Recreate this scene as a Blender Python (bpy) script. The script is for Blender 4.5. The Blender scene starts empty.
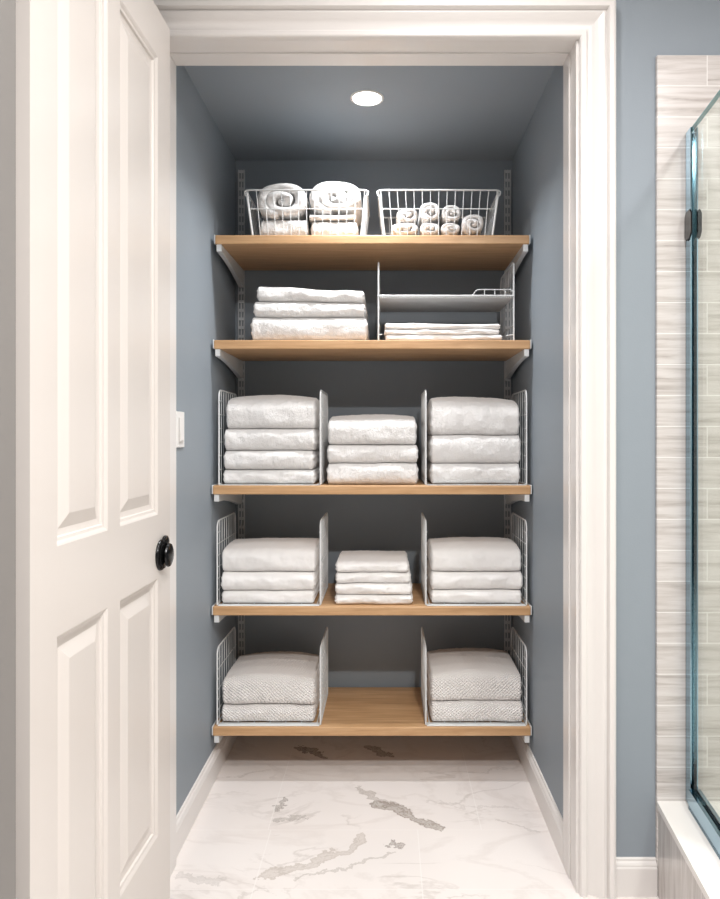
import bpy, bmesh, math, random
from mathutils import Vector, noise, Matrix
random.seed(7)
S = bpy.context.scene
COL = S.collection
PI = math.pi
CAM_Z = 1.09

# ------------------------------------------------------------------ materials
def mat(name):
    m = bpy.data.materials.new(name); m.use_nodes = True
    nt = m.node_tree; nt.nodes.clear()
    out = nt.nodes.new('ShaderNodeOutputMaterial')
    b = nt.nodes.new('ShaderNodeBsdfPrincipled')
    nt.links.new(b.outputs[0], out.inputs[0])
    return m, nt, b, out

class N:
    """small node helper"""
    def __init__(s, nt): s.nt = nt
    def new(s, t, **kw):
        n = s.nt.nodes.new(t)
        for k, v in kw.items(): setattr(n, k, v)
        return n
    def link(s, a, b): s.nt.links.new(a, b)
    def put(s, sock, v):
        if hasattr(v, 'is_output') or isinstance(v, bpy.types.NodeSocket): s.link(v, sock)
        else: sock.default_value = v
    def m(s, op, a, b=0.0, c=None):
        n = s.new('ShaderNodeMath', operation=op)
        s.put(n.inputs[0], a); s.put(n.inputs[1], b)
        if c is not None: s.put(n.inputs[2], c)
        return n.outputs[0]
    def mix(s, f, a, b, mode='MIX'):
        n = s.new('ShaderNodeMix', data_type='RGBA', blend_type=mode)
        s.put(n.inputs[0], f); s.put(n.inputs[6], a); s.put(n.inputs[7], b)
        return n.outputs[2]
    def ramp(s, f, stops):
        n = s.new('ShaderNodeValToRGB'); el = n.color_ramp.elements
        while len(el) > 2: el.remove(el[-1])
        for i, (p, c) in enumerate(stops):
            e = el[i] if i < 2 else el.new(p)
            e.position = p; e.color = c if len(c) == 4 else (*c, 1)
        s.link(f, n.inputs[0]); return n.outputs[0]
    def coords(s, kind='Object'):
        return s.new('ShaderNodeTexCoord').outputs[kind]
    def mapping(s, v, scale=(1,1,1), loc=(0,0,0), rot=(0,0,0)):
        n = s.new('ShaderNodeMapping')
        n.inputs['Scale'].default_value = scale; n.inputs['Location'].default_value = loc
        n.inputs['Rotation'].default_value = rot
        s.link(v, n.inputs[0]); return n.outputs[0]
    def noise(s, v, scale, detail=3, rough=.5, dist=0.0):
        n = s.new('ShaderNodeTexNoise')
        n.inputs['Scale'].default_value = scale; n.inputs['Detail'].default_value = detail
        n.inputs['Roughness'].default_value = rough; n.inputs['Distortion'].default_value = dist
        s.link(v, n.inputs[0]); return n.outputs[0], n.outputs[1]
    def bump(s, h, strength, dist, bsdf):
        n = s.new('ShaderNodeBump')
        n.inputs['Strength'].default_value = strength; n.inputs['Distance'].default_value = dist
        s.link(h, n.inputs['Height']); s.link(n.outputs[0], bsdf.inputs['Normal'])

def rgba(c): return (*c, 1)

def m_plain(name, col, rough=.5, metal=0.0, var=.03, bump=0.0, bscale=200, spec=.5):
    m, nt, b, o = mat(name); n = N(nt)
    f, _ = n.noise(n.coords(), 6, 3)
    c2 = tuple(min(1, x*(1+var)) for x in col); c1 = tuple(x*(1-var) for x in col)
    n.link(n.mix(f, rgba(c1), rgba(c2)), b.inputs['Base Color'])
    b.inputs['Roughness'].default_value = rough; b.inputs['Metallic'].default_value = metal
    b.inputs['Specular IOR Level'].default_value = spec
    if bump:
        h, _ = n.noise(n.coords(), bscale, 2)
        n.bump(h, .3, bump, b)
    return m

PAINT = m_plain('slate_blue_paint', (.276, .314, .352), .55, var=.02, bump=.0006, bscale=260, spec=.3)
GREIGE = m_plain('greige_paint', (.235, .222, .212), .6, var=.02, bump=.0004, bscale=220, spec=.3)
CEILW = m_plain('white_ceiling_paint', (.80, .79, .77), .7, var=.01)
TRIM = m_plain('white_trim_enamel', (.765, .735, .715), .28, var=.012, bump=.0002, bscale=60)
DOORP = m_plain('cream_door_enamel', (.68, .635, .60), .34, var=.01, bump=.0002, bscale=40)
COATED = m_plain('white_coated_steel', (.70, .71, .71), .35, var=.02)
TRACK = m_plain('white_powder_coat_track', (.62, .64, .66), .4, var=.02)
PLASTIC = m_plain('white_plastic', (.82, .80, .78), .35, var=.01)
BLACK = m_plain('black_bronze', (.012, .012, .013), .22, metal=.6, var=.1)
CHROME = m_plain('chrome_painted_reflection', (.27, .42, .52), .10, metal=1.0, var=.02)  # plain chrome; the blue wall's reflection is put into its base colour
NICKEL = m_plain('dark_nickel', (.03, .031, .033), .2, metal=1.0, var=.02)
GEDGE = m_plain('green_glass_edge', (.20, .38, .42), .15, var=.1)

def m_wood():
    m, nt, b, o = mat('light_oak_veneer'); n = N(nt)
    v = n.coords()
    g1, _ = n.noise(n.mapping(v, (1.6, 26, 26)), 3.2, 5, .6, .35)
    g2, _ = n.noise(n.mapping(v, (5, 160, 160)), 4, 3, .6)
    c = n.ramp(g1, [(.30, (.45, .255, .12)), (.52, (.58, .35, .18)), (.72, (.68, .44, .245))])
    c = n.mix(n.m('MULTIPLY', g2, .35), c, rgba((.42, .235, .11)))
    # broad boards
    sx = n.new('ShaderNodeSeparateXYZ'); n.link(v, sx.inputs[0])
    n.link(c, b.inputs['Base Color'])
    b.inputs['Roughness'].default_value = .42
    n.bump(g2, .12, .0006, b)
    return m
WOOD = m_wood()

def m_terry(name, col, kind):
    m, nt, b, o = mat(name); n = N(nt)
    v = n.coords()
    f, _ = n.noise(v, 9, 3)
    c = n.mix(f, rgba(tuple(x*.96 for x in col)), rgba(tuple(min(1, x*1.02) for x in col)))
    n.link(c, b.inputs['Base Color'])
    b.inputs['Roughness'].default_value = .95
    b.inputs['Specular IOR Level'].default_value = .1
    b.inputs['Sheen Weight'].default_value = .15
    h1, _ = n.noise(v, 260, 4, .7)
    if kind == 'terry':
        h2, _ = n.noise(v, 75, 3)
        n.bump(n.m('ADD', h1, n.m('MULTIPLY', h2, 1.1)), .7, .005, b)
    elif kind == 'flat':
        h2, _ = n.noise(n.mapping(v, (1, 1, 2.5)), 38, 3)
        n.bump(n.m('ADD', n.m('MULTIPLY', h1, .5), h2), .4, .002, b)
    else:
        sx = n.new('ShaderNodeSeparateXYZ'); n.link(v, sx.inputs[0])
        wob, _ = n.noise(v, 14, 2)
        a = n.m('SINE', n.m('MULTIPLY', n.m('ADD', sx.outputs[0], n.m('MULTIPLY', wob, .012)), 2*PI/.0118))
        q = n.m('ADD', n.m('ADD', sx.outputs[1], sx.outputs[2]), n.m('MULTIPLY', wob, .014))
        c2 = n.m('SINE', n.m('MULTIPLY', q, 2*PI/.0105))
        w = n.m('MULTIPLY', a, c2)
        n.bump(n.m('ADD', n.m('MULTIPLY', w, 1.0), n.m('MULTIPLY', h1, .35)), .7, .0026, b)
    return m
TERRY = m_terry('white_terry', (.80, .782, .768), 'terry')
FLATW = m_terry('white_cotton', (.85, .828, .81), 'flat')
WAFFLE = m_terry('off_white_waffle_weave', (.86, .825, .80), 'waffle')

def seg_dist(n, x, y, a, b):
    """distance in the floor plane from (x,y) to segment a-b"""
    ax, ay = a; dx, dy = b[0]-ax, b[1]-ay; L2 = dx*dx+dy*dy
    px = n.m('SUBTRACT', x, ax); py = n.m('SUBTRACT', y, ay)
    t = n.m('DIVIDE', n.m('ADD', n.m('MULTIPLY', px, dx), n.m('MULTIPLY', py, dy)), L2)
    cl = n.new('ShaderNodeClamp'); n.link(t, cl.inputs[0]); t = cl.outputs[0]
    ex = n.m('SUBTRACT', px, n.m('MULTIPLY', t, dx)); ey = n.m('SUBTRACT', py, n.m('MULTIPLY', t, dy))
    return n.m('SQRT', n.m('ADD', n.m('MULTIPLY', ex, ex), n.m('MULTIPLY', ey, ey)))

def m_marble():
    m, nt, b, o = mat('veined_marble_tile'); n = N(nt)
    v = n.coords()
    _, nc = n.noise(v, 5.5, 6, .62)
    _, nc2 = n.noise(v, 26, 4, .6)
    # distorted coordinates
    def vm(op, a, bb):
        k = n.new('ShaderNodeVectorMath', operation=op); n.put(k.inputs[0], a); n.put(k.inputs[1], bb); return k.outputs[0]
    off = vm('MULTIPLY', vm('SUBTRACT', nc, (.5, .5, .5)), (.16, .16, 0))
    off2 = vm('MULTIPLY', vm('SUBTRACT', nc2, (.5, .5, .5)), (.052, .052, 0))
    _, nc3 = n.noise(v, 90, 4, .65)
    off3 = vm('MULTIPLY', vm('SUBTRACT', nc3, (.5, .5, .5)), (.016, .016, 0))
    p = vm('ADD', vm('ADD', vm('ADD', v, off), off2), off3)
    sx = n.new('ShaderNodeSeparateXYZ'); n.link(p, sx.inputs[0]); x, y = sx.outputs[0], sx.outputs[1]
    raw = n.new('ShaderNodeSeparateXYZ'); n.link(v, raw.inputs[0]); rx, ry = raw.outputs[0], raw.outputs[1]
    base, _ = n.noise(v, 3, 3)
    col = n.mix(base, rgba((.76, .71, .685)), rgba((.83, .785, .765)))
    # fine web of veins
    def web(scale, width, seed):
        nn, _ = n.noise(n.mapping(v, (1, 1.7, 1), (seed, seed*.7, 0), (0, 0, .5)), scale, 6, .55, .6)
        d = n.m('ABSOLUTE', n.m('SUBTRACT', nn, .5))
        return n.ramp(d, [(0, (1, 1, 1)), (width, (0, 0, 0))])
    mask, _ = n.noise(n.mapping(v, loc=(3.1, 1.7, 0)), 3.4, 2)
    mk = n.ramp(mask, [(.46, (0, 0, 0)), (.62, (1, 1, 1))])
    col = n.mix(n.m('MULTIPLY', n.m('MULTIPLY', web(3.2, .022, 4.3), mk), .35), col, rgba((.38, .33, .30)))
    col = n.mix(n.m('MULTIPLY', web(2.1, .030, 9.1), .16), col, rgba((.45, .38, .34)))
    # the bold vein patches and ribbons of these slabs
    grain, _ = n.noise(v, 60, 4, .7)
    for a, c, w, k, tone in VEINS:
        tone = tuple(t*.78 for t in tone)
        d = seg_dist(n, x, y, a, c)
        d = n.m('ADD', d, n.m('MULTIPLY', n.m('SUBTRACT', grain, .5), w*.9))
        f = n.ramp(n.m('DIVIDE', d, w), [(0, (.95, .95, .95)), (.22, (.5, .5, .5)), (.5, (.7, .7, .7)), (.80, (1, 1, 1)), (.90, (.35, .35, .35)), (1, (0, 0, 0))])
        col = n.mix(n.m('MINIMUM', n.m('MULTIPLY', f, k*1.35), .9), col, rgba(tone))
    # joints
    def line(val, at, w=.0014):
        return n.m('LESS_THAN', n.m('ABSOLUTE', n.m('SUBTRACT', val, at)), w)
    j = None
    def add(e):
        nonlocal j
        j = e if j is None else n.m('MAXIMUM', j, e)
    for yy in (.797, 1.097, 1.397, 1.735, 1.997, 2.30, 2.60): add(line(ry, yy, .0013))
    far = n.m('GREATER_THAN', ry, 1.997)
    for xx in (-.93, -.33, .262, .86): add(n.m('MULTIPLY', line(rx, xx), far))
    near = n.m('SUBTRACT', 1.0, far)
    for xx in (-.92, -.322, .085, .68, 1.28): add(n.m('MULTIPLY', line(rx, xx), near))
    col = n.mix(n.m('MULTIPLY', j, .55), col, rgba((.86, .83, .81)))
    n.link(col, b.inputs['Base Color'])
    b.inputs['Roughness'].default_value = .22
    n.bump(n.m('SUBTRACT', 1.0, j), .15, .001, b)
    return m
def fl(px, py):
    """a floor point from its place in the picture"""
    d = 720*CAM_Z/(py-437); return ((px-387)*d/720, d)
VEINS = [
    (fl(372, 800), fl(436, 828), .020, .62, (.33, .28, .24)),
    (fl(360, 788), fl(392, 806), .012, .45, (.42, .36, .32)),
    (fl(268, 882), fl(362, 836), .017, .42, (.50, .42, .36)),
    (fl(278, 806), fl(288, 795), .010, .55, (.36, .32, .29)),
    (fl(276, 818), fl(306, 814), .011, .45, (.42, .38, .35)),
    (fl(395, 844), fl(402, 847), .013, .6, (.36, .31, .28)),
    (fl(182, 874), fl(222, 882), .011, .26, (.42, .38, .36)),
    (fl(300, 880), fl(392, 850), .006, .45, (.50, .44, .40)),
    (fl(300, 748), fl(330, 757), .014, .7, (.26, .22, .19)),
    (fl(366, 748), fl(386, 755), .016, .6, (.26, .22, .19)),
    (fl(498, 820), fl(538, 830), .006, .35, (.52, .46, .43)),
    (fl(430, 800), fl(520, 812), .005, .25, (.52, .46, .43)),
]
MARBLE = m_marble()

def m_tile(name, vertical=False):
    m, nt, b, o = mat(name); n = N(nt)
    v = n.coords()
    sx = n.new('ShaderNodeSeparateXYZ'); n.link(v, sx.inputs[0])
    cb = n.new('ShaderNodeCombineXYZ')
    if vertical:
        n.link(sx.outputs[1], cb.inputs[0]); n.link(sx.outputs[2], cb.inputs[1])
    else:
        n.link(sx.outputs[0], cb.inputs[0]); n.link(n.m('SUBTRACT', sx.outputs[2], 1.997), cb.inputs[1])
    uv = cb.outputs[0]
    br = n.new('ShaderNodeTexBrick'); n.link(n.mapping(uv, loc=(.155, 0, 0)), br.inputs[0])
    br.inputs['Color1'].default_value = rgba((0, 0, 0)); br.inputs['Color2'].default_value = rgba((1, 1, 1))
    br.inputs['Mortar'].default_value = rgba((.5, .5, .5))
    br.inputs['Scale'].default_value = 1; br.inputs['Mortar Size'].default_value = .0011
    br.inputs['Mortar Smooth'].default_value = .0
    br.inputs['Brick Width'].default_value = .305; br.inputs['Row Height'].default_value = .0735 if not vertical else .30
    # per tile shift of the streaks
    sh = n.m('MULTIPLY', br.outputs[0], 3.7)
    cb2 = n.new('ShaderNodeCombineXYZ')
    s2 = n.new('ShaderNodeSeparateXYZ'); n.link(uv, s2.inputs[0])
    n.link(s2.outputs[0], cb2.inputs[0]); n.link(s2.outputs[1], cb2.inputs[1]); n.link(sh, cb2.inputs[2])
    sc = (3.0, 46, 1) if not vertical else (46, 3.0, 1)
    st, _ = n.noise(n.mapping(cb2.outputs[0], sc), 1.6, 5, .62, .5)
    c = n.ramp(st, [(.28, (.33, .295, .275)), (.42, (.50, .46, .435)), (.56, (.605, .57, .55)), (.75, (.66, .63, .61))])
    c = n.mix(n.m('MULTIPLY', br.outputs[0], .25), c, rgba((.68, .645, .625)))
    c = n.mix(br.outputs['Fac'], c, rgba((.78, .76, .74)))
    n.link(c, b.inputs['Base Color']); b.inputs['Roughness'].default_value = .25
    n.bump(n.m('SUBTRACT', 1.0, br.outputs['Fac']), .2, .001, b)
    return m
TILE = m_tile('streaked_marble_wall_tile')
TILEV = m_tile('upright_streaked_marble_tile', True)
SLAB = m_plain('white_quartz_slab', (.84, .81, .78), .25, var=.02)

def m_glass():
    m, nt, b, o = mat('clear_shower_glass'); n = N(nt)
    nt.nodes.remove(b)
    t = n.new('ShaderNodeBsdfTransparent'); t.inputs[0].default_value = rgba((.945, .965, .94))
    g = n.new('ShaderNodeBsdfGlossy'); g.inputs['Roughness'].default_value = .02
    g.inputs[0].default_value = rgba((.9, .95, .95))
    lw = n.new('ShaderNodeLayerWeight'); lw.inputs[0].default_value = .5
    f5 = n.m('ADD', n.m('MULTIPLY', n.m('POWER', lw.outputs['Facing'], 5.0), .5), .02)
    mx = n.new('ShaderNodeMixShader'); n.link(f5, mx.inputs[0])
    n.link(t.outputs[0], mx.inputs[1]); n.link(g.outputs[0], mx.inputs[2]); n.link(mx.outputs[0], o.inputs[0])
    return m
GLASS = m_glass()
def m_emit(name, col, s):
    m, nt, b, o = mat(name)
    b.inputs['Emission Color'].default_value = rgba(col); b.inputs['Emission Strength'].default_value = s
    b.inputs['Base Color'].default_value = rgba(col)
    return m
LENS = m_emit('lit_lamp_lens', (1, .98, .95), 14)

def m_mesh():
    m, nt, b, o = mat('perforated_white_steel'); n = N(nt)
    v = n.coords(); sx = n.new('ShaderNodeSeparateXYZ'); n.link(v, sx.inputs[0])
    a = n.m('SINE', n.m('MULTIPLY', sx.outputs[0], 2*PI/.006)); c = n.m('SINE', n.m('MULTIPLY', sx.outputs[1], 2*PI/.006))
    f = n.m('GREATER_THAN', n.m('MULTIPLY', a, c), .45)
    n.link(n.mix(f, rgba((.72, .72, .72)), rgba((.30, .31, .32))), b.inputs['Base Color'])
    b.inputs['Roughness'].default_value = .45
    return m
PERF = m_mesh()

# ------------------------------------------------------------------ mesh helpers
class MB:
    def __init__(s): s.bm = bmesh.new()
    def box(s, x0, x1, y0, y1, z0, z1, bev=0.0, seg=2):
        t = bmesh.new()
        vs = [t.verts.new((x, y, z)) for x in (x0, x1) for y in (y0, y1) for z in (z0, z1)]
        for f in ((0,1,3,2), (4,6,7,5), (0,4,5,1), (2,3,7,6), (0,2,6,4), (1,5,7,3)):
            t.faces.new([vs[i] for i in f])
        if bev: bmesh.ops.bevel(t, geom=t.edges[:], offset=bev, segments=seg, affect='EDGES', profile=.5)
        s.merge(t); return s
    def merge(s, t, M=None):
        if M is not None: t.transform(M)
        me = bpy.data.meshes.new('tmp'); t.to_mesh(me); t.free()
        s.bm.from_mesh(me); bpy.data.meshes.remove(me)
    def tube(s, pts, r, n=6, closed=False):
        pts = [Vector(p) for p in pts]; k = len(pts); rings = []
        prev = None
        for i, p in enumerate(pts):
            if closed: d = (pts[(i+1) % k]-pts[i-1])
            elif i == 0: d = pts[1]-p
            elif i == k-1: d = p-pts[-2]
            else: d = (pts[i+1]-p).normalized()+(p-pts[i-1]).normalized()
            d.normalize()
            if prev is None:
                up = Vector((0, 0, 1)) if abs(d.z) < .9 else Vector((1, 0, 0))
                a = d.cross(up).normalized()
            else:
                a = (prev-d*prev.dot(d)).normalized()
            prev = a; b = d.cross(a)
            rings.append([s.bm.verts.new(p+(a*math.cos(2*PI*j/n)+b*math.sin(2*PI*j/n))*r) for j in range(n)])
        m = k if closed else k-1
        for i in range(m):
            A, B = rings[i], rings[(i+1) % k]
            for j in range(n):
                s.bm.faces.new((A[j], A[(j+1) % n], B[(j+1) % n], B[j]))
        if not closed:
            s.bm.faces.new(rings[0][::-1]); s.bm.faces.new(rings[-1])
        return s
    def lathe(s, prof, axis='z', n=40, loc=(0, 0, 0)):
        """prof: (radius, height) list; closed at both ends"""
        t = bmesh.new(); rings = []
        for r, h in prof:
            rings.append([t.verts.new((r*math.cos(2*PI*j/n), r*math.sin(2*PI*j/n), h)) for j in range(n)])
        for A, B in zip(rings, rings[1:]):
            for j in range(n): t.faces.new((A[j], A[(j+1) % n], B[(j+1) % n], B[j]))
        t.faces.new(rings[0][::-1]); t.faces.new(rings[-1])
        M = Matrix.Translation(loc)
        if axis == '-y': M = M @ Matrix.Rotation(PI/2, 4, 'X')
        if axis == '-z': M = M @ Matrix.Rotation(PI, 4, 'X')
        s.merge(t, M); return s
    def prism(s, poly, z0, z1):
        a = [s.bm.verts.new((x, y, z0)) for x, y in poly]; b = [s.bm.verts.new((x, y, z1)) for x, y in poly]
        k = len(poly)
        s.bm.faces.new(a[::-1]); s.bm.faces.new(b)
        for i in range(k): s.bm.faces.new((a[i], a[(i+1) % k], b[(i+1) % k], b[i]))
        return s
    def sweep(s, sections, close_ends=True):
        """list of equal-length point rings, joined"""
        rs = [[s.bm.verts.new(p) for p in sec] for sec in sections]; k = len(rs[0])
        for A, B in zip(rs, rs[1:]):
            for j in range(k): s.bm.faces.new((A[j], A[(j+1) % k], B[(j+1) % k], B[j]))
        if close_ends: s.bm.faces.new(rs[0][::-1]); s.bm.faces.new(rs[-1])
        return s
    def build(s, name, material, parent=None, smooth=False, angle=None):
        bmesh.ops.recalc_face_normals(s.bm, faces=s.bm.faces[:])
        me = bpy.data.meshes.new(name); s.bm.to_mesh(me); s.bm.free()
        for mm in (material if isinstance(material, (list, tuple)) else [material]): me.materials.append(mm)
        if smooth:
            for p in me.polygons: p.use_smooth = True
            if angle: me.set_sharp_from_angle(angle=math.radians(angle))
        o = bpy.data.objects.new(name, me); COL.objects.link(o)
        if parent: o.parent = parent
        return o
def tag(o, label, cat, group=None):
    o['label'] = label; o['category'] = cat
    if group: o['group'] = group
    return o
def thing(name, label, cat, loc=(0, 0, 0), rz=0, group=None):
    o = bpy.data.objects.new(name, None); COL.objects.link(o)
    o.empty_display_size = .05; o.location = loc; o.rotation_euler = (0, 0, rz)
    return tag(o, label, cat, group)
def struct(o, label=None, cat=None):
    o['kind'] = 'structure'
    if label: o['label'] = label; o['category'] = cat
    return o

# ------------------------------------------------------------------ measures (metres, camera over x=0 y=0)
WALL = 1.72           # front plane of the closet wall
JB = 1.832            # inner edge of the jamb
SF, BACK = 2.271, 2.650
XL, XR = -.558, .462  # closet side walls
CEIL = 2.108
JL, JR, JT = -.537, .452, 2.038
RIGHT, CB = 1.55, 2.46
def X(px, s=313.): return (px-387)/s
def Z(py, s=313.): return CAM_Z+(437-py)/s

# ------------------------------------------------------------------ room shell
b = MB().box(-2.2, RIGHT+.1, -2.2, BACK+.1, -.05, 0); struct(b.build('floor', MARBLE), 'white marble tile floor with brown grey veins', 'floor')
b = MB().box(XL-.1, XL, JB, BACK+.1, 0, CEIL+.1); struct(b.build('wall_left', PAINT), 'slate blue left side wall of the closet', 'wall')
b = MB().box(XR, XR+.1, JB, BACK+.1, 0, CEIL+.1); struct(b.build('wall_right', PAINT), 'slate blue right side wall of the closet', 'wall')
b = MB().box(XL, XR, BACK, BACK+.1, 0, CEIL+.1); struct(b.build('wall_back', PAINT), 'slate blue back wall behind the shelves', 'wall')
b = MB()
lx, ly, R1 = -.060, 2.162, .047
# ceiling with a round cut-out for the lamp
t = bmesh.new(); k = 32
inner = [t.verts.new((lx+R1*math.cos(2*PI*i/k), ly+R1*math.sin(2*PI*i/k), CEIL)) for i in range(k)]
outer = []
for i in range(k):
    a = 2*PI*i/k; c, s_ = math.cos(a), math.sin(a); q = .1/max(abs(c), abs(s_))
    outer.append(t.verts.new((lx+q*c, ly+q*s_, CEIL)))
for i in range(k): t.faces.new((inner[i], inner[(i+1) % k], outer[(i+1) % k], outer[i]))
for (x0, x1, y0, y1) in ((XL, lx-.1, JB, BACK), (lx+.1, XR, JB, BACK), (lx-.1, lx+.1, JB, ly-.1), (lx-.1, lx+.1, ly+.1, BACK)):
    t.faces.new([t.verts.new((x, y, CEIL)) for x, y in ((x0, y0), (x1, y0), (x1, y1), (x0, y1))])
b.merge(t)
b.box(XL, XR, JB, BACK, CEIL+.09, CEIL+.1)
struct(b.build('ceiling', PAINT), 'slate blue closet ceiling', 'ceiling')

b = MB()
b.box(-2.2, JL-.02, WALL, JB, 0, CB); b.box(JR+.02, RIGHT, WALL, JB, 0, CB); b.box(JL-.02, JR+.02, WALL, JB, JT+.02, CB)
struct(b.build('wall_front', PAINT), 'blue grey bathroom wall around the closet opening', 'wall')
b = MB().box(-2.2, RIGHT+.1, -2.2, WALL, CB, CB+.08); struct(b.build('ceiling', CEILW))
b = MB().box(RIGHT, RIGHT+.1, -2.2, WALL+.1, 0, CB); struct(b.build('wall_shower', TILE))
b = MB().box(-.64, -.509, -1.2, .99, 0, CB, .003); struct(b.build('wall_entry', GREIGE), 'greige wall end at the left beside the door', 'wall')
# tiled panel of the shower on the front wall
b = MB().box(.641, RIGHT, WALL-.011, WALL, 0, 1.997, .0015, 1)
struct(b.build('wall_tile', TILE), 'streaked marble tile cladding behind the shower glass', 'wall tile')

# jamb lining
b = MB()
b.box(JL-.02, JL, WALL, JB+.001, 0, JT); b.box(JR, JR+.02, WALL, JB+.001, 0, JT); b.box(JL-.02, JR+.02, WALL, JB+.001, JT, JT+.02)
# slim stop strips
b.box(JL, JL+.0008, 1.765, JB, 0, JT); b.box(JR-.004, JR, 1.775, JB, 0, JT, .0015); b.box(JL+.001, JR-.004, 1.775, JB, JT-.004, JT, .0015)
struct(b.build('trim_1', TRIM), 'white jamb lining inside the closet opening', 'trim')
# moulded casing, mitred at the two upper corners
prof = [(0, 0), (0, .010), (.0012, .0135), (.004, .0155), (.0135, .0155), (.0165, .0135), (.0178, .0075), (.0205, .0070), (.024, .0080), (.031, .0100),
        (.039, .0145), (.047, .0205), (.0535, .0235), (.0565, .0225), (.058, .0165), (.0625, .0160), (.064, .0235), (.0665, .0275), (.075, .0285),
        (.0800, .0265), (.083, .021), (.083, 0)]
g = .006
sec = []
def casing_pt(kind, u, v):
    y = WALL-v
    if kind == 0: return (JL-g-u, y, 0)
    if kind == 1: return (JL-g-u, y, JT+.0005+u)
    if kind == 2: return (JR+g+u, y, JT+.0005+u)
    return (JR+g+u, y, 0)
b = MB().sweep([[casing_pt(q, u, v) for u, v in prof] for q in range(4)])
struct(b.build('trim_2', TRIM, smooth=True, angle=28), 'white moulded casing around the closet opening', 'trim')

# baseboards
bp = [(0, 0), (.014, 0), (.014, .066), (.0115, .070), (.0115, .073), (.009, .077), (.0055, .080), (.005, .085), (.003, .087), (0, .087)]
def bb(name, p0, p1, nrm, label):
    p0, p1, nrm = Vector(p0), Vector(p1), Vector(nrm)
    o = MB().sweep([[p+nrm*u+Vector((0, 0, v)) for u, v in bp] for p in (p0, p1)]).build(name, TRIM)
    struct(o, label, 'baseboard')
bb('baseboard_left', (XL, JB+.002, 0), (XL, BACK, 0), (1, 0, 0), 'white baseboard along the left closet wall')
bb('baseboard_right', (XR, JB+.002, 0), (XR, BACK, 0), (-1, 0, 0), 'white baseboard along the right closet wall')
bb('baseboard_back', (XL+.0145, BACK, 0), (XR-.0145, BACK, 0), (0, -1, 0), 'white baseboard under the lowest shelf at the back')
bb('baseboard_front', (JR+g+.0835, WALL, 0), (.6405, WALL, 0), (0, -1, 0), 'short white baseboard between casing and shower curb')

# ------------------------------------------------------------------ panelled door
DW, DT = .623, .035
door = thing('door_1', 'cream white four panel door standing open at the left', 'door', (-.5-.0222*DW, 1.036, 0), math.atan2(1, .0222))
door['kind'] = 'structure'
us = [0, .081, .274, .330, .542, DW]; zs = [.010, .215, .780, .920, 1.923, 2.028]
loops = [(0, 0), (.003, .0015), (.007, .0045), (.012, .0055), (.0135, .0095), (.019, .0105), (.024, .0110), (.046, .0035), (.048, .0030)]
t = bmesh.new()
def door_face(ysurf, sgn):
    for i in range(5):
        for j in range(5):
            u0, u1, z0, z1 = us[i], us[i+1], zs[j], zs[j+1]
            if i in (1, 3) and j in (1, 3):
                prev = None
                for off, dep in loops:
                    r = [t.verts.new((x, ysurf+sgn*dep, z)) for x, z in ((u0+off, z0+off), (u1-off, z0+off), (u1-off, z1-off), (u0+off, z1-off))]
                    if prev:
                        for q in range(4): t.faces.new((prev[q], prev[(q+1) % 4], r[(q+1) % 4], r[q]))
                    prev = r
                t.faces.new(prev)
            else:
                t.faces.new([t.verts.new((x, ysurf, z)) for x, z in ((u0, z0), (u1, z0), (u1, z1), (u0, z1))])
door_face(0, 1); door_face(DT, -1)
for (a, c) in (((0, zs[0]), (DW, zs[0])), ((DW, zs[0]), (DW, zs[-1])), ((DW, zs[-1]), (0, zs[-1])), ((0, zs[-1]), (0, zs[0]))):
    t.faces.new([t.verts.new(p) for p in ((a[0], 0, a[1]), (c[0], 0, c[1]), (c[0], DT, c[1]), (a[0], DT, a[1]))])
bmesh.ops.remove_doubles(t, verts=t.verts[:], dist=1e-5)
b = MB(); b.merge(t); b.build('door_leaf', DOORP, door)
ku, kz = .558, .829
rose = [(.001, 0), (.034, 0), (.0345, .002), (.033, .005), (.029, .007), (.0295, .009), (.027, .0105), (.016, .011), (.012, .0125)]
knobp = [(.012, .011), (.0125, .0135), (.019, .0145), (.0245, .016), (.0262, .0185), (.0250, .0215), (.019, .024), (.009, .0252), (.001, .0254)]
o = MB().lathe(rose, '-y', 44, (ku, 0, kz)).build('door_knob', BLACK, door, True, 35); o['label'] = 'round black door knob'
MB().lathe(knobp, '-y', 44, (ku, 0, kz)).build('knob_grip', BLACK, o, True, 40)
# small round thumb turn above the grip
MB().lathe([(.001, .005), (.0155, .005), (.0165, .007), (.016, .0115), (.012, .0135), (.001, .0138)], '-y', 32, (ku+.008, 0, kz+.026)).build('thumb_turn', BLACK, o, True, 40)
# knob on the other side too
MB().lathe([(.001, 0), (.034, 0), (.033, .008), (.012, .012), (.012, .02), (.026, .026), (.025, .034), (.001, .038)], '-y', 36, (0, 0, 0)).build('rear_knob', BLACK, door, True, 40)
rk = bpy.data.objects['rear_knob']; rk.rotation_euler = (0, 0, PI); rk.location = (ku, DT, kz)

# ------------------------------------------------------------------ switch on the closet wall
sw = thing('light_switch', 'white rocker light switch on the left closet wall', 'switch', (XL, 1.930, 1.110))
MB().box(.0003, .005, -.036, .036, -.048, .048, .0015).build('cover_plate', PLASTIC, sw)
r_ = MB().box(.0062, .0085, -.0165, .0165, -.033, .033, .001).build('rocker', PLASTIC, sw)
MB().box(.0087, .0100, -.014, .014, -.030, -.002, .0005).build('paddle', PLASTIC, r_)

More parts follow.
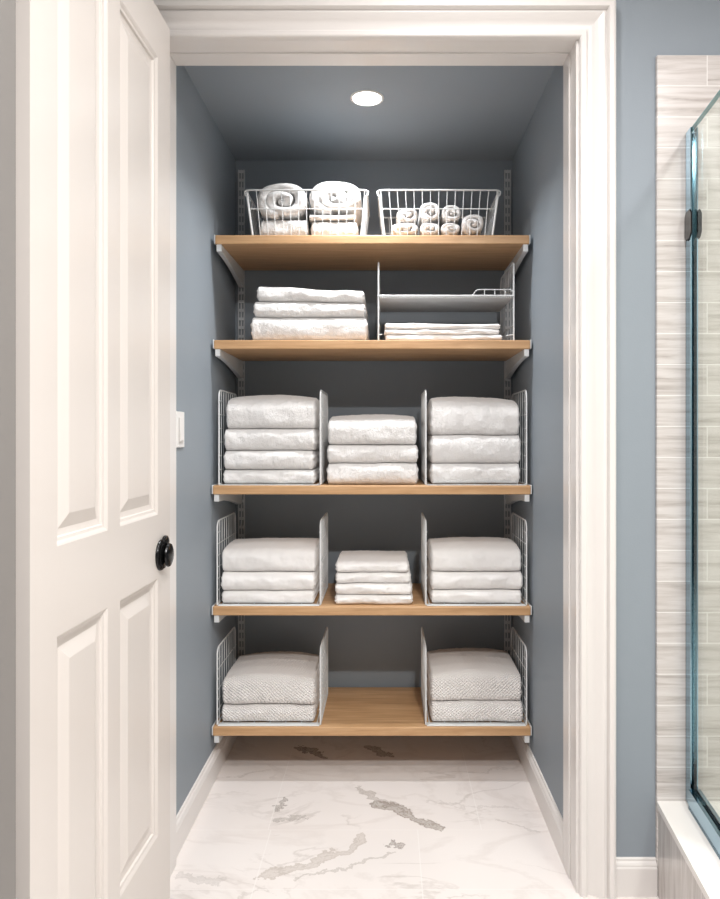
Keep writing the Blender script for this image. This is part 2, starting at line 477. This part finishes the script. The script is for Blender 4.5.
# ------------------------------------------------------------------ recessed lamp
lamp = thing('recessed_light', 'lit round recessed light in the slate blue closet ceiling', 'light', (lx, ly, CEIL))
t = bmesh.new(); k = 48
rp = [(.043, .014), (.0425, .001), (.043, -.003), (.047, -.0035), (.0500, -.002), (.0505, -.0003), (.0465, .0)]
rs = [[t.verts.new((r*math.cos(2*PI*i/k), r*math.sin(2*PI*i/k), z)) for i in range(k)] for r, z in rp]
for A, B in zip(rs, rs[1:]):
    for i in range(k): t.faces.new((A[i], A[(i+1) % k], B[(i+1) % k], B[i]))
b = MB(); b.merge(t); b.build('trim_ring', PLASTIC, lamp, True, 50)
MB().lathe([(.0440, .0135), (.0440, .0895)], 'z', 40).build('lamp_housing', PLASTIC, lamp, True, 50)
MB().lathe([(.0422, .006), (.0422, .002), (.040, .001), (.02, .0), (.001, -.0003)], 'z', 48).build('lens', LENS, lamp, True, 50)

# ------------------------------------------------------------------ slotted wall standards
def standard(px, side):
    xc = X(px, 720/2.645); w = .0235; t = .010
    z0, z1 = .092, 2.07; per = .0318; sl = .0215
    b = MB(); y1 = BACK-.0006; y0 = y1-t
    def bar(a, c): b.box(xc+a, xc+c, y0, y1, z0, z1)
    bar(-w/2, -w/2+.0035); bar(w/2-.0035, w/2); bar(-.0022, .0022)
    n = int((z1-z0)/per); z = z0
    for i in range(n+1):
        za = max(z0, z0+i*per-(per-sl)/2); zb = min(z1, z0+i*per+(per-sl)/2)
        for a, c in ((-w/2+.0035, -.0022), (.0022, w/2-.0035)):
            b.box(xc+a, xc+c, y0, y0+.003, za, zb)
    o = b.build('shelf_standard', TRACK)
    tag(o, 'white slotted upright track on the back wall at the %s end of the shelves' % side, 'shelf track', 'slotted tracks')
    return xc, y0
TLX, TY = standard(241.5, 'left'); TRX, _ = standard(507.5, 'right')

# ------------------------------------------------------------------ shelves and brackets
TH = .028
tops = [Z(235, 317), Z(340, 317), Z(485.6, 317), Z(606.7, 317), Z(727.2, 317)]
ends = [(-.542, .449), (-.546, .452), (-.5495, .4535), (-.5495, .4535), (-.5495, .4535)]
ords = ['top', 'second', 'third', 'fourth', 'lowest']
desc = ['top oak shelf holding the two wire baskets', 'second oak shelf from the top, under the white tray rack',
        'third oak shelf from the top, holding three towel stacks', 'fourth oak shelf from the top, with the small middle stack',
        'lowest oak shelf, bare in the middle, above the marble floor']
for i, zt in enumerate(tops):
    a, c = ends[i]
    sh = thing('shelf', desc[i], 'shelf', ((a+c)/2, SF, zt-TH), 0, 'oak closet shelves')
    hw = (c-a)/2
    MB().box(-hw, hw, 0, BACK-SF-.013, 0, TH, .0028, 2).build('shelf_board', WOOD, sh)
    for sg in (-1, 1):
        e = MB().box(min(sg*(hw+.0004), sg*(hw+.0038)), max(sg*(hw+.0004), sg*(hw+.0038)), 0.001, BACK-SF-.02, .001, TH+.0015, .001, 1).build('end_cap', COATED, sh)
        e['label'] = 'white end cap of the shelf'
    for sg, nm in ((-1, 'left'), (1, 'right')):
        x0 = a+.0035 if sg < 0 else c-.0185
        zt2 = zt-TH-.0006; pts = []
        nose, heel = .023, .062
        y0, y1 = SF+.004, TY-.0008
        top = [(y0, zt2), (y1, zt2)]
        low = [(y1, zt2-heel)]
        for q in range(9):
            f = q/8; yy = y1-.035-(y1-.035-(y0+.03))*f
            low.append((yy, zt2-nose-(heel-nose)*(1-f)**1.6))
        low.append((y0, zt2-nose+.001))
        bb_ = MB()
        t = bmesh.new(); poly = top+low
        A = [t.verts.new((x0, y, z)) for y, z in poly]; B = [t.verts.new((x0+.015, y, z)) for y, z in poly]
        t.faces.new(A); t.faces.new(B[::-1])
        for q in range(len(poly)): t.faces.new((A[q], A[(q+1) % len(poly)], B[(q+1) % len(poly)], B[q]))
        bb_.merge(t)
        tx = TLX if sg < 0 else TRX
        o = bb_.build('shelf_bracket', COATED)
        tag(o, 'white tapered bracket under the %s end of the %s shelf' % (nm, ords[i]), 'bracket', 'shelf brackets')

# ------------------------------------------------------------------ wire dividers
def rounded_u(y0, y1, z0, z1, r, x):
    """front post, rounded top, rear post (in the plane x)"""
    pts = [(x, y0, z0)]
    for q in range(6):
        a = PI-q/5*PI/2; pts.append((x, y0+r+r*math.cos(a), z1-r+r*math.sin(a)))
    for q in range(6):
        a = PI/2-q/5*PI/2; pts.append((x, y1-r+r*math.cos(a), z1-r+r*math.sin(a)))
    pts.append((x, y1, z0))
    return pts
def side_panel(x, y0, y1, H, par, tick, label=None, nz=6):
    b = MB(); r = .024; w = .0026
    b.tube(rounded_u(y0, y1, .002, H, r, x), w, 8)
    b.tube([(x, y0, .0032), (x, y1, .0032)], w, 6)
    n = 8
    for q in range(1, n):
        y = y0+(y1-y0)*q/n
        e = min(y-y0, y1-y); top = H if e >= r else H-r+math.sqrt(max(0, r*r-(r-e)**2))
        b.tube([(x, y, .005), (x, y, top)], .0012, 5)
    for q in range(nz):
        z = .05+(H-.085)*q/(nz-1)
        b.tube([(x+tick*.0032, y0-.003, z), (x+tick*.0032, y0+.030 if q % 2 else y1, z)], .0012, 5)
    return b.build('side_panel', COATED, par, True, 40)
def bay(px0, px1, shelf, H, label):
    x0, x1 = X(px0, 312.), X(px1, 312.)
    y0, y1 = 2.286, 2.556
    t = thing('wire_divider', label, 'shelf divider', ((x0+x1)/2, 0, tops[shelf]), 0, 'wire divider bays')
    hw = (x1-x0)/2
    side_panel(-hw, y0, y1, H, t, 1); side_panel(hw, y0, y1, H, t, -1)
    b = MB(); w = .0022
    b.box(-hw+.003, hw-.003, y0-.008, y0+.020, .0003, .0018, .0005, 1)
    b.box(-hw+.003, hw-.003, y1-.012, y1, .0003, .0018, .0005, 1)
    for q in range(7):
        x = -hw+.012+(2*hw-.024)*q/6
        b.box(x-.002, x+.002, y0+.019, y1-.012, .0005, .0016)
    b.build('base_frame', COATED, t)
    return t
HS = [.303, .268, .245]
for k, sh in enumerate((2, 3, 4)):
    nm = ords[sh]
    bay(220.5 if k == 0 else 218.8, 321, sh, HS[k], 'white wire divider bay at the left end of the %s shelf, around its left stack' % nm)
    bay(425.5, 525.2, sh, HS[k], 'white wire divider bay at the right end of the %s shelf, around its right stack' % nm)

# rack with a tray on the second shelf
x0, x1 = X(378.5), X(513.5); hw = (x1-x0)/2; y0, y1 = 2.295, 2.560
rk = thing('tray_rack', 'white wire rack with a raised tray on the second shelf', 'rack', ((x0+x1)/2, 0, tops[1]))
side_panel(-hw, y0, y1, .254, rk, 1, nz=4); side_panel(hw, y0, y1, .254, rk, -1, nz=4)
tz = Z(298)-tops[1]
tr = MB().box(-hw+.004, hw-.004, y0+.002, y1-.004, tz, tz+.006, .001, 1).build('tray', PERF, rk)
MB().tube([(-hw, y0-.002, tz+.006), (hw, y0-.002, tz+.006)], .0028, 6).build('front_rim', COATED, tr, True, 40)
MB().tube([(-hw, y1, tz+.006), (hw, y1, tz+.006)], .0022, 6).build('rear_rim', COATED, tr, True, 40)
b = MB(); xs = X(474)-(x0+x1)/2; r0 = tz+.008; rt = Z(290)-tops[1]
b.tube([(xs-.006, y0-.001, r0), (xs, y0-.001, r0+.006), (xs+.006, y0-.001, rt-.003), (xs+.012, y0-.001, rt), (hw-.01, y0-.001, rt), (hw-.003, y0-.001, rt-.006), (hw-.002, y0-.001, r0)], .0018, 6)
for q in (.26, .52, .78): b.tube([(xs+(hw-xs)*q, y0-.001, r0), (xs+(hw-xs)*q, y0-.001, rt)], .0016, 5)
b.build('guard_rail', COATED, tr, True, 40)
MB().tube([(-hw, y0+.004, .020), (-hw+.012, y0+.001, .021)], .0018, 6).build('base_hook', COATED, rk, True, 40)
MB().tube([(hw, y0+.004, .021), (hw-.022, y0+.012, .019)], .0018, 6).build('base_hook', COATED, rk, True, 40)

# ------------------------------------------------------------------ folded towels
def fold(px0, px1, z0, z1, lo, hi, name, label, cat, m, group, y0=2.300, y1=2.575, dome=0.0, seed=0, layers=3, tilt=0.0, crown=0.0, rfac=.84, slope=0.0, s=313.):
    """a folded textile: soft rounded slab between the wavy surfaces lo and hi"""
    x0, x1 = X(px0, s), X(px1, s); cx, cy = (x0+x1)/2, (y0+y1)/2
    hx, hy, h = (x1-x0)/2, (y1-y0)/2, z1-z0; hz = h/2
    nx, ny, nz = 84, 30, 16
    rx, ry, rz = min(.011, h*.42), min(h*.5, .026), hz*rfac
    bm = bmesh.new(); idx = {}
    def place(i, j, k):
        key = (i, j, k)
        if key in idx: return idx[key]
        def grid(t, half, r):
            # more vertices in the rounded border
            u = -1+2*t
            return half*(math.copysign(1-(1-abs(u))**1.35, u))
        px, py, pz = grid(i/nx, hx, rx), grid(j/ny, hy, ry), grid(k/nz, hz, rz)
        ix, iy, iz = hx-rx, hy-ry, hz-rz
        ox, oy, oz = [(abs(p)-q)/r if abs(p) > q else 0 for p, q, r in ((px, ix, rx), (py, iy, ry), (pz, iz, rz))]
        L = math.sqrt(ox*ox+oy*oy+oz*oz)
        if L > 1e-6:
            mx = max(ox, oy, oz); f = mx/L
            ox, oy, oz = ox*f, oy*f, oz*f
        qx = math.copysign(min(abs(px), ix)+ox*rx, px); qy = math.copysign(min(abs(py), iy)+oy*ry, py); qz = math.copysign(min(abs(pz), iz)+oz*rz, pz)
        u, v, tt = qx/hx, qy/hy, (qz+hz)/h
        # folded layers show at the ends
        if abs(u) > .93:
            e = (abs(u)-.93)/.07
            qx -= math.copysign(.0045*e*(abs(math.cos(PI*layers*tt))**6)-.003*e, u)
            qx += math.copysign(.004*e*noise.noise((qy*22, tt*layers*1.3, seed+3)), u)
        # bulging front fold
        if v < 0:
            fv = max(0, -v)**3
            qy -= fv*(.0065*noise.noise((qx*13, seed*1.7, tt*1.4))+.0028*noise.noise((qx*42, seed*2.3, tt*2.6))+.0013*noise.noise((qx*120, seed, qz*140)))
        wx, wy = cx+qx, cy+qy
        w = lo(wx, wy)*(1-tt)+hi(wx, wy)*tt
        dz = dome*tt*(max(0, 1-abs(v)**2.2))*(1-.35*abs(u)**2.5) + crown*tt*(1-u*u) + tilt*u*tt + slope*tt*(1-v)*.5
        dz += .0022*tt*(1-.6*abs(v))*noise.noise((wx*11, wy*15, seed*3.1)) * (1 if dome or crown else .3)
        if tt > .75: dz += .0011*(tt-.75)*4*noise.noise((wx*80, wy*80, seed))*(1 if dome or crown else 0)
        idx[key] = bm.verts.new((qx, qy, qz+hz+w+dz))
        return idx[key]
    def face(f):
        try: bm.faces.new(f)
        except ValueError: pass
    for i in range(nx):
        for j in range(ny):
            for k in (0, nz): face([place(i, j, k), place(i+1, j, k), place(i+1, j+1, k), place(i, j+1, k)])
    for i in range(nx):
        for k in range(nz):
            for j in (0, ny): face([place(i, j, k), place(i+1, j, k), place(i+1, j, k+1), place(i, j, k+1)])
    for j in range(ny):
        for k in range(nz):
            for i in (0, nx): face([place(i, j, k), place(i, j+1, k), place(i, j+1, k+1), place(i, j, k+1)])
    b = MB(); b.bm.free(); b.bm = bm
    o = b.build(name, m, None, True); o.location = (cx, cy, z0)
    return tag(o, label, cat, group)
flat = lambda x, y: 0.0
def wavy(seed, amp, tilt=0.0, xm=0.0):
    return lambda x, y: amp*noise.noise((x*9+seed*5.1, y*4, seed*2.7))+amp*.4*noise.noise((x*26, y*9, seed*7.7))+tilt*(x-xm)
def stack(rows, base, name, labels, cat, m, group, seed, amp=.0028, base_gap=.0022, tilts=None, **top):
    """rows bottom to top: (px0, px1, y_low, y_high)"""
    lo = flat; n = len(rows)
    z = base+base_gap
    for i, (a, c, yl, yh) in enumerate(rows):
        z1 = Z(yh); last = i == n-1
        hi = wavy(seed+i*1.3, amp*(1.3 if last else 1), (tilts or {}).get(i, 0), X((a+c)/2))
        kw = dict(top) if last else {}
        if last and h_big(z, z1): kw.setdefault('rfac', .62)
        y0 = 2.291+.005*random.random(); y1 = 2.572+.010*random.random()
        if 'depth' in kw: y1 = y0+kw.pop('depth')
        fold(a, c, z, z1-.0006, lo, hi, name, labels[i], cat, m, group, y0, y1, seed=seed+i, **kw)
        lo = hi; z = z1
h_big = lambda a, b: b-a > .05
def labs(what, where, n):
    pos = {2: ['bottom', 'upper'], 3: ['bottom', 'middle', 'topmost'], 4: ['bottom', 'second from bottom', 'third from bottom', 'topmost']}[n]
    return ['%s, %s of the %s' % (what, p, where) for p in pos]
G = 'folded white towels on the shelves'
stack([(250, 368, 338, 316.8), (252.5, 366.3, 316.8, 301.5), (256, 365, 301.5, 288)], tops[1], 'folded_towel',
      labs('folded white bath towel', 'wide stack at left on the second shelf', 3), 'towel', TERRY, G, 1.0, .003, base_gap=.0006, tilts={1: -.018, 2: -.045})
stack([(385, 502.5, 338, 334.6), (384, 500, 334.6, 329.2), (384.5, 500.5, 329.2, 323.5)], tops[1], 'folded_towel',
      labs('thin flat folded white towel', 'low pile under the white tray', 3), 'towel', FLATW, G, 2.0, .0022, base_gap=.0006, tilts={2: -.012})
stack([(222.2, 315.3, 484, 469.7), (222.6, 314.5, 469.7, 450.4), (223, 316, 450.4, 428.6), (225, 316, 428.6, 403)], tops[2], 'folded_towel',
      labs('folded white terry towel', 'left stack on the third shelf', 4), 'towel', TERRY, G, 3.0, .0016, dome=.032)
stack([(326, 418.8, 484.8, 463), (326.2, 418.8, 463, 444.6), (327, 417.3, 444.6, 421.5)], tops[2], 'folded_towel',
      labs('folded white terry towel', 'middle stack on the third shelf', 3), 'towel', TERRY, G, 4.0, .0018, base_gap=.0006, dome=.028)
stack([(430.2, 521, 484, 463.3), (430, 522, 463.3, 435), (430, 520.5, 435, 405)], tops[2], 'folded_towel',
      labs('thick folded white terry towel', 'right stack on the third shelf', 3), 'towel', TERRY, G, 5.0, .0026, dome=.034, tilts={2: -.02})
stack([(220.6, 315, 605, 590.8), (220.2, 316, 590.8, 572), (220.4, 316.6, 572, 551)], tops[3], 'folded_towel',
      labs('folded white bath sheet', 'left stack on the fourth shelf', 3), 'towel', FLATW, G, 6.0, .0018, dome=.018)
stack([(334.5, 413, 604.5, 594.8), (334.5, 412.6, 594.8, 583.5), (335, 411.3, 583.5, 572.2), (335.3, 409, 572.2, 562)], tops[3], 'folded_towel',
      labs('small folded white hand towel', 'middle stack on the fourth shelf', 4), 'towel', FLATW, G, 7.0, .0013, base_gap=.0006, depth=.245, dome=.006)
stack([(430.4, 522.8, 605, 590.3), (430.1, 523.8, 590.3, 572), (430.4, 522.5, 572, 551)], tops[3], 'folded_towel',
      labs('folded white bath sheet', 'right stack on the fourth shelf', 3), 'towel', FLATW, G, 8.0, .002, dome=.022)
GB = 'folded waffle weave blankets'
stack([(220.6, 315.5, 725, 705), (221.2, 316.2, 705, 680)], tops[4], 'folded_blanket',
      labs('folded off white waffle weave blanket', 'left pile on the lowest shelf', 2), 'blanket', WAFFLE, GB, 9.0, .002, dome=.004, crown=.016)
stack([(430.2, 524, 725, 702), (430, 522.8, 702, 676)], tops[4], 'folded_blanket',
      labs('folded off white waffle weave blanket', 'right pile on the lowest shelf', 2), 'blanket', WAFFLE, GB, 10.0, .002, dome=.006, crown=.016)

# ------------------------------------------------------------------ baskets
def basket(pxa, pxb, pya, pyb, label):
    x0, x1 = X(pxa, 314), X(pxb, 314); cx = (x0+x1)/2; hw = (x1-x0)/2; hb = hw-.020
    H = Z(190, 314)-tops[0]-.002
    ya, yb = 2.288, 2.575; ins = .014
    t = thing('wire_basket', label, 'basket', (cx, 0, tops[0]), 0, 'wire baskets on the top shelf')
    def ring(f, r=.0):
        w = hb+(hw-hb)*f; a = ya+ins*(1-f); c = yb-ins*(1-f); z = .0026+(H-.0026)*f
        return w, a, c, z
    b = MB()
    w, a, c, z = ring(1)
    rr = .012; pts = []
    for (qx, qy, a0) in ((w-rr, c-rr, 0), (-w+rr, c-rr, PI/2), (-w+rr, a+rr, PI), (w-rr, a+rr, 1.5*PI)):
        for q in range(5): pts.append((qx+rr*math.cos(a0+q/4*PI/2), qy+rr*math.sin(a0+q/4*PI/2), z))
    b.tube(pts, .0028, 8, True); b.build('rim', COATED, t, True, 50)
    b = MB()
    for f, rad in ((0, .0022), (.60, .0016)):
        w, a, c, z = ring(f)
        b.tube([(-w, a, z), (w, a, z), (w, c, z), (-w, c, z)], rad, 6, True)
    n = 14
    w1, a1, c1, z1 = ring(1); w0, a0, c0, z0 = ring(0)
    for q in range(n+1):
        f = -1+2*q/n
        b.tube([(f*w1*.965, a1, z1), (f*w0, a0, z0), (f*w0, c0, z0), (f*w1*.965, c1, z1)], .00125, 5)
    for q in range(9):
        f = q/8
        y1_, y0_ = a1+(c1-a1)*f, a0+(c0-a0)*f
        if q in (0, 8): y1_ = y0_
        b.tube([(-w1, y1_, z1), (-w0, y0_, z0), (w0, y0_, z0), (w1, y1_, z1)], .0016 if q in (0, 8) else .00125, 5)
    b.build('wire_body', COATED, t, True, 40)
    for sg in (-1, 1):
        b = MB()
        b.tube([(sg*(w1-.002), a1+.004, z1), (sg*(w1+.004), a1+.002, z1-.004), (sg*(w1+.003), a1+.002, z1-.014), (sg*(w1-.004), a1+.002, z1-.020)], .0024, 6)
        b.tube([(sg*(w1-.004), a1+.003, z1-.02), (sg*w0, a0, z0)], .0034, 6)
        b.build('corner_hook', COATED, t, True, 40)
    return t
basket(246, 367, 0, 0, 'white wire basket on the left of the top shelf, full of large rolled towels')
basket(378.5, 499, 0, 0, 'white wire basket on the right of the top shelf, holding small rolled washcloths')

def roll(pxc, pyc, rpx, rpz, y0, L, turns, label, name, cat, group, seed, m=TERRY, thick=.86):
    """spiral-rolled textile seen end on"""
    s = 313.; cx, cz = X(pxc, s), Z(pyc, s); rx, rz = rpx/s, rpz/s
    bm = bmesh.new(); per = 34; n = int(turns*per); R0 = .10
    te = turns-.6; gap = (1-R0)/te
    rings = []
    prof = 7
    for i in range(n+1):
        a = 2*PI*(i-n)/per - PI*.56
        f = min(1.0, i/n*turns/te)
        ro = R0+(1-R0)*f
        ri = max(.0, ro-gap*thick)
        ring = []
        wob = .04*noise.noise((math.cos(a)*1.2, math.sin(a)*1.2, seed*3+i*.02))
        bulge = .010*(1-ro)*0 + .006*noise.noise((i*.16, seed, 2.0)) - .012*(1-ro)
        # closed loop: front rounded edge (inner->outer), back edge (outer->inner)
        for q in range(prof):
            th = PI*q/(prof-1); rr = (ri+ro)/2-(ro-ri)/2*math.cos(th)
            fy = -math.sin(th)*(ro-ri)/2*rz*1.5+bulge
            ring.append((rr, fy))
        for q in range(prof):
            th = PI*q/(prof-1); rr = (ri+ro)/2+(ro-ri)/2*math.cos(th)
            ring.append((rr, L-.012+math.sin(th)*(ro-ri)/2*rz-bulge))
        vs = []
        for rr, fy in ring:
            k = rr*(1+wob)
            # a superellipse: rolls settle on what they lie on
            ca, sa = math.cos(a), math.sin(a); p = (abs(ca)**2.4+abs(sa)**2.4)**(-1/2.4)
            vs.append(bm.verts.new((k*p*rx*ca*.965, fy+.006, k*p*rz*sa*.965)))
        rings.append(vs)
    k = len(rings[0])
    for A, B in zip(rings, rings[1:]):
        for j in range(k): bm.faces.new((A[j], A[(j+1) % k], B[(j+1) % k], B[j]))
    bm.faces.new(rings[0][::-1]); bm.faces.new(rings[-1])
    b = MB(); b.bm.free(); b.bm = bm
    o = b.build(name, m, None, True, 60); o.location = (cx, y0, cz)
    return tag(o, label, cat, group)
GR = 'rolled towels in the left basket'
roll(281.5, 199.2, 26.8, 18.6, 2.318, .225, 2.3, 'large rolled white towel on top at left in the left basket', 'rolled_towel', 'towel', GR, .6)
roll(335.2, 196.0, 27.8, 17.4, 2.318, .225, 2.3, 'large rolled white towel on top at right in the left basket', 'rolled_towel', 'towel', GR, 2.2)
zb = tops[0]+.0052
fold(258, 307.5, zb, Z(217.6), flat, wavy(31, .003), 'rolled_towel', 'flattened rolled towel under the left roll in the left basket', 'towel', TERRY, GR, 2.312, 2.54, seed=31, layers=2, rfac=.9)
fold(309.5, 357.5, zb, Z(219.3), flat, wavy(33, .003), 'rolled_towel', 'flattened rolled towel at the bottom right of the left basket', 'towel', TERRY, GR, 2.312, 2.54, seed=33, layers=2, rfac=.9)
fold(308.5, 356.5, Z(218.6), Z(213.8), wavy(33, .003), flat, 'folded_towel', 'folded towel squashed between the upper right roll and the flattened one below, left basket', 'towel', TERRY, GR, 2.309, 2.54, seed=35, layers=1)
GW = 'rolled washcloths in the right basket'
for (cx, cy, rx, rz, lab, sd) in (
    (405.0, 226.6, 14.6, 6.1, 'small rolled washcloth at bottom left of the right basket', 1.0),
    (430.6, 226.4, 10.4, 6.3, 'small rolled washcloth at the bottom, second from left in the right basket', 2.0),
    (451.5, 226.5, 10.1, 6.2, 'small rolled washcloth at the bottom, third from left in the right basket', 3.0),
    (474.0, 222.2, 12.0, 10.5, 'larger rolled washcloth lying alone at right in the right basket', 4.0),
    (407.5, 213.4, 11.4, 7.3, 'rolled washcloth on the upper row at left in the right basket', 5.0),
    (430.4, 209.9, 11.0, 10.1, 'highest rolled washcloth, middle of the upper row in the right basket', 6.0),
    (452.2, 211.4, 10.3, 8.9, 'rolled washcloth on the upper row at right in the right basket', 7.0)):
    roll(cx, cy, rx, rz, 2.322, .13, 2.3, lab, 'rolled_washcloth', 'washcloth', GW, sd)

# ------------------------------------------------------------------ shower curb and glass
W0 = WALL-.0115
def lean(x, d): return x-.1*(W0-d)
ch, dN = .226, .15
cu = thing('shower_curb', 'marble clad shower curb with a white slab top at lower right', 'shower curb', (.641, W0, 0))
def pr(a0, a1, z0, z1, d0=W0, d1=dN):
    P = [(lean(a0, d0), d0), (lean(a1, d0), d0), (lean(a1, d1), d1), (lean(a0, d1), d1)]
    return [(x-.641, y-W0) for x, y in P], z0, z1
p_, z0, z1 = pr(.643, .90, 0.0005, ch-.016); MB().prism(p_, z0, z1).build('tiled_front', TILEV, cu)
p_, z0, z1 = pr(.6405, .905, ch-.0155, ch); MB().prism(p_, z0, z1).build('slab_top', SLAB, cu)
gl = thing('shower_screen', 'frameless glass shower screen standing on the curb', 'shower screen', (.709, W0, ch))
def pg(a0, a1, z0, z1, d0, d1):
    P = [(lean(a0, d0), d0), (lean(a1, d0), d0), (lean(a1, d1), d1), (lean(a0, d1), d1)]
    return [(x-.709, y-W0) for x, y in P], z0-ch, z1-ch
gt = 1.81
MB().prism(*pg(.7125, .7225, ch+.012, gt, W0-.006, dN)).build('glass_pane', GLASS, gl)
# the pane's polished green top edge and near-wall edge
e = MB().prism(*pg(.7123, .7227, gt, gt+.0016, W0-.006, dN)).build('pane_edge', GEDGE, gl); e['label'] = 'green polished edge of the pane'
b = MB().prism(*pg(.7085, .7115, ch+.004, gt, W0-.0005, W0-.036)); b.prism(*pg(.7235, .7265, ch+.004, gt, W0-.0005, W0-.036)); b.prism(*pg(.7085, .7265, ch+.004, gt, W0-.0003, W0-.004))
o = b.build('wall_channel', CHROME, gl); o['label'] = 'chrome wall channel with painted blue reflection'
b = MB().prism(*pg(.7035, .7115, ch+.0006, ch+.046, W0-.037, dN)); b.prism(*pg(.7235, .7315, ch+.0006, ch+.046, W0-.037, dN)); b.prism(*pg(.7035, .7315, ch+.0004, ch+.010, W0-.037, dN))
o = b.build('bottom_rail', CHROME, gl); o['label'] = 'chrome bottom rail with painted blue reflection'
zc = 1.585
def clampbody(a0, a1):
    P = [(W0-.004, zc-.024), (W0-.012, zc-.034), (W0-.040, zc-.034), (W0-.052, zc-.022), (W0-.052, zc+.022), (W0-.040, zc+.034), (W0-.012, zc+.034), (W0-.004, zc+.024)]
    t = bmesh.new()
    A = [t.verts.new((lean(a0, d)-.709, d-W0, z-ch)) for d, z in P]; B = [t.verts.new((lean(a1, d)-.709, d-W0, z-ch)) for d, z in P]
    t.faces.new(A); t.faces.new(B[::-1])
    for i in range(len(P)): t.faces.new((A[i], A[(i+1) % 8], B[(i+1) % 8], B[i]))
    bmesh.ops.recalc_face_normals(t, faces=t.faces[:])
    bmesh.ops.bevel(t, geom=t.edges[:], offset=.0012, segments=2, affect='EDGES')
    return t
b = MB(); b.merge(clampbody(.7045, .7083)); b.merge(clampbody(.7268, .7302))
o = b.build('glass_clamp', NICKEL, gl); o['label'] = 'dark metal clamp holding the glass'

# ------------------------------------------------------------------ lights
def area(name, loc, size, power, col=(1, .95, .9), spread=PI, rot=(0, 0, 0), shape='DISK', sy=None):
    l = bpy.data.lights.new(name, 'AREA'); l.shape = shape; l.size = size
    if sy: l.size_y = sy
    l.energy = power; l.color = col; l.spread = spread
    o = bpy.data.objects.new(name, l); COL.objects.link(o); o.location = loc; o.rotation_euler = rot
    return o
area('closet_downlight', (lx, ly, CEIL-.006), .078, 4.1, (.96, .98, 1.0), math.radians(126))
for q, (ax, ay, pw) in enumerate(((.15, 1.22, 3.7), (.30, .45, 9), (1.0, .45, 7), (.30, -.15, 27), (1.0, -.15, 15))):  # lamp nearest the closet is a downlight; the rest are added fill
    area('bathroom_downlight_and_fill', (ax, ay, CB-.01), .12, pw, (1, .976, .960), math.radians(165))
w = bpy.data.worlds.new('world'); S.world = w; w.use_nodes = True
bg = w.node_tree.nodes['Background']; bg.inputs[0].default_value = (1, .97, .94, 1); bg.inputs[1].default_value = .06

# ------------------------------------------------------------------ camera
cam = bpy.data.cameras.new('camera'); co = bpy.data.objects.new('camera', cam); COL.objects.link(co)
co.location = (0, 0, CAM_Z); co.rotation_euler = (PI/2, 0, 0)
cam.sensor_fit = 'VERTICAL'; cam.sensor_height = 36; cam.lens = 36*720/899
cam.shift_x = -27/899; cam.shift_y = -12.5/899
cam.clip_start = .02
S.camera = co
v = S.view_settings
v.view_transform = 'Standard'; v.look = 'None'; v.exposure = 0.48; v.gamma = 1; v.use_curve_mapping = False
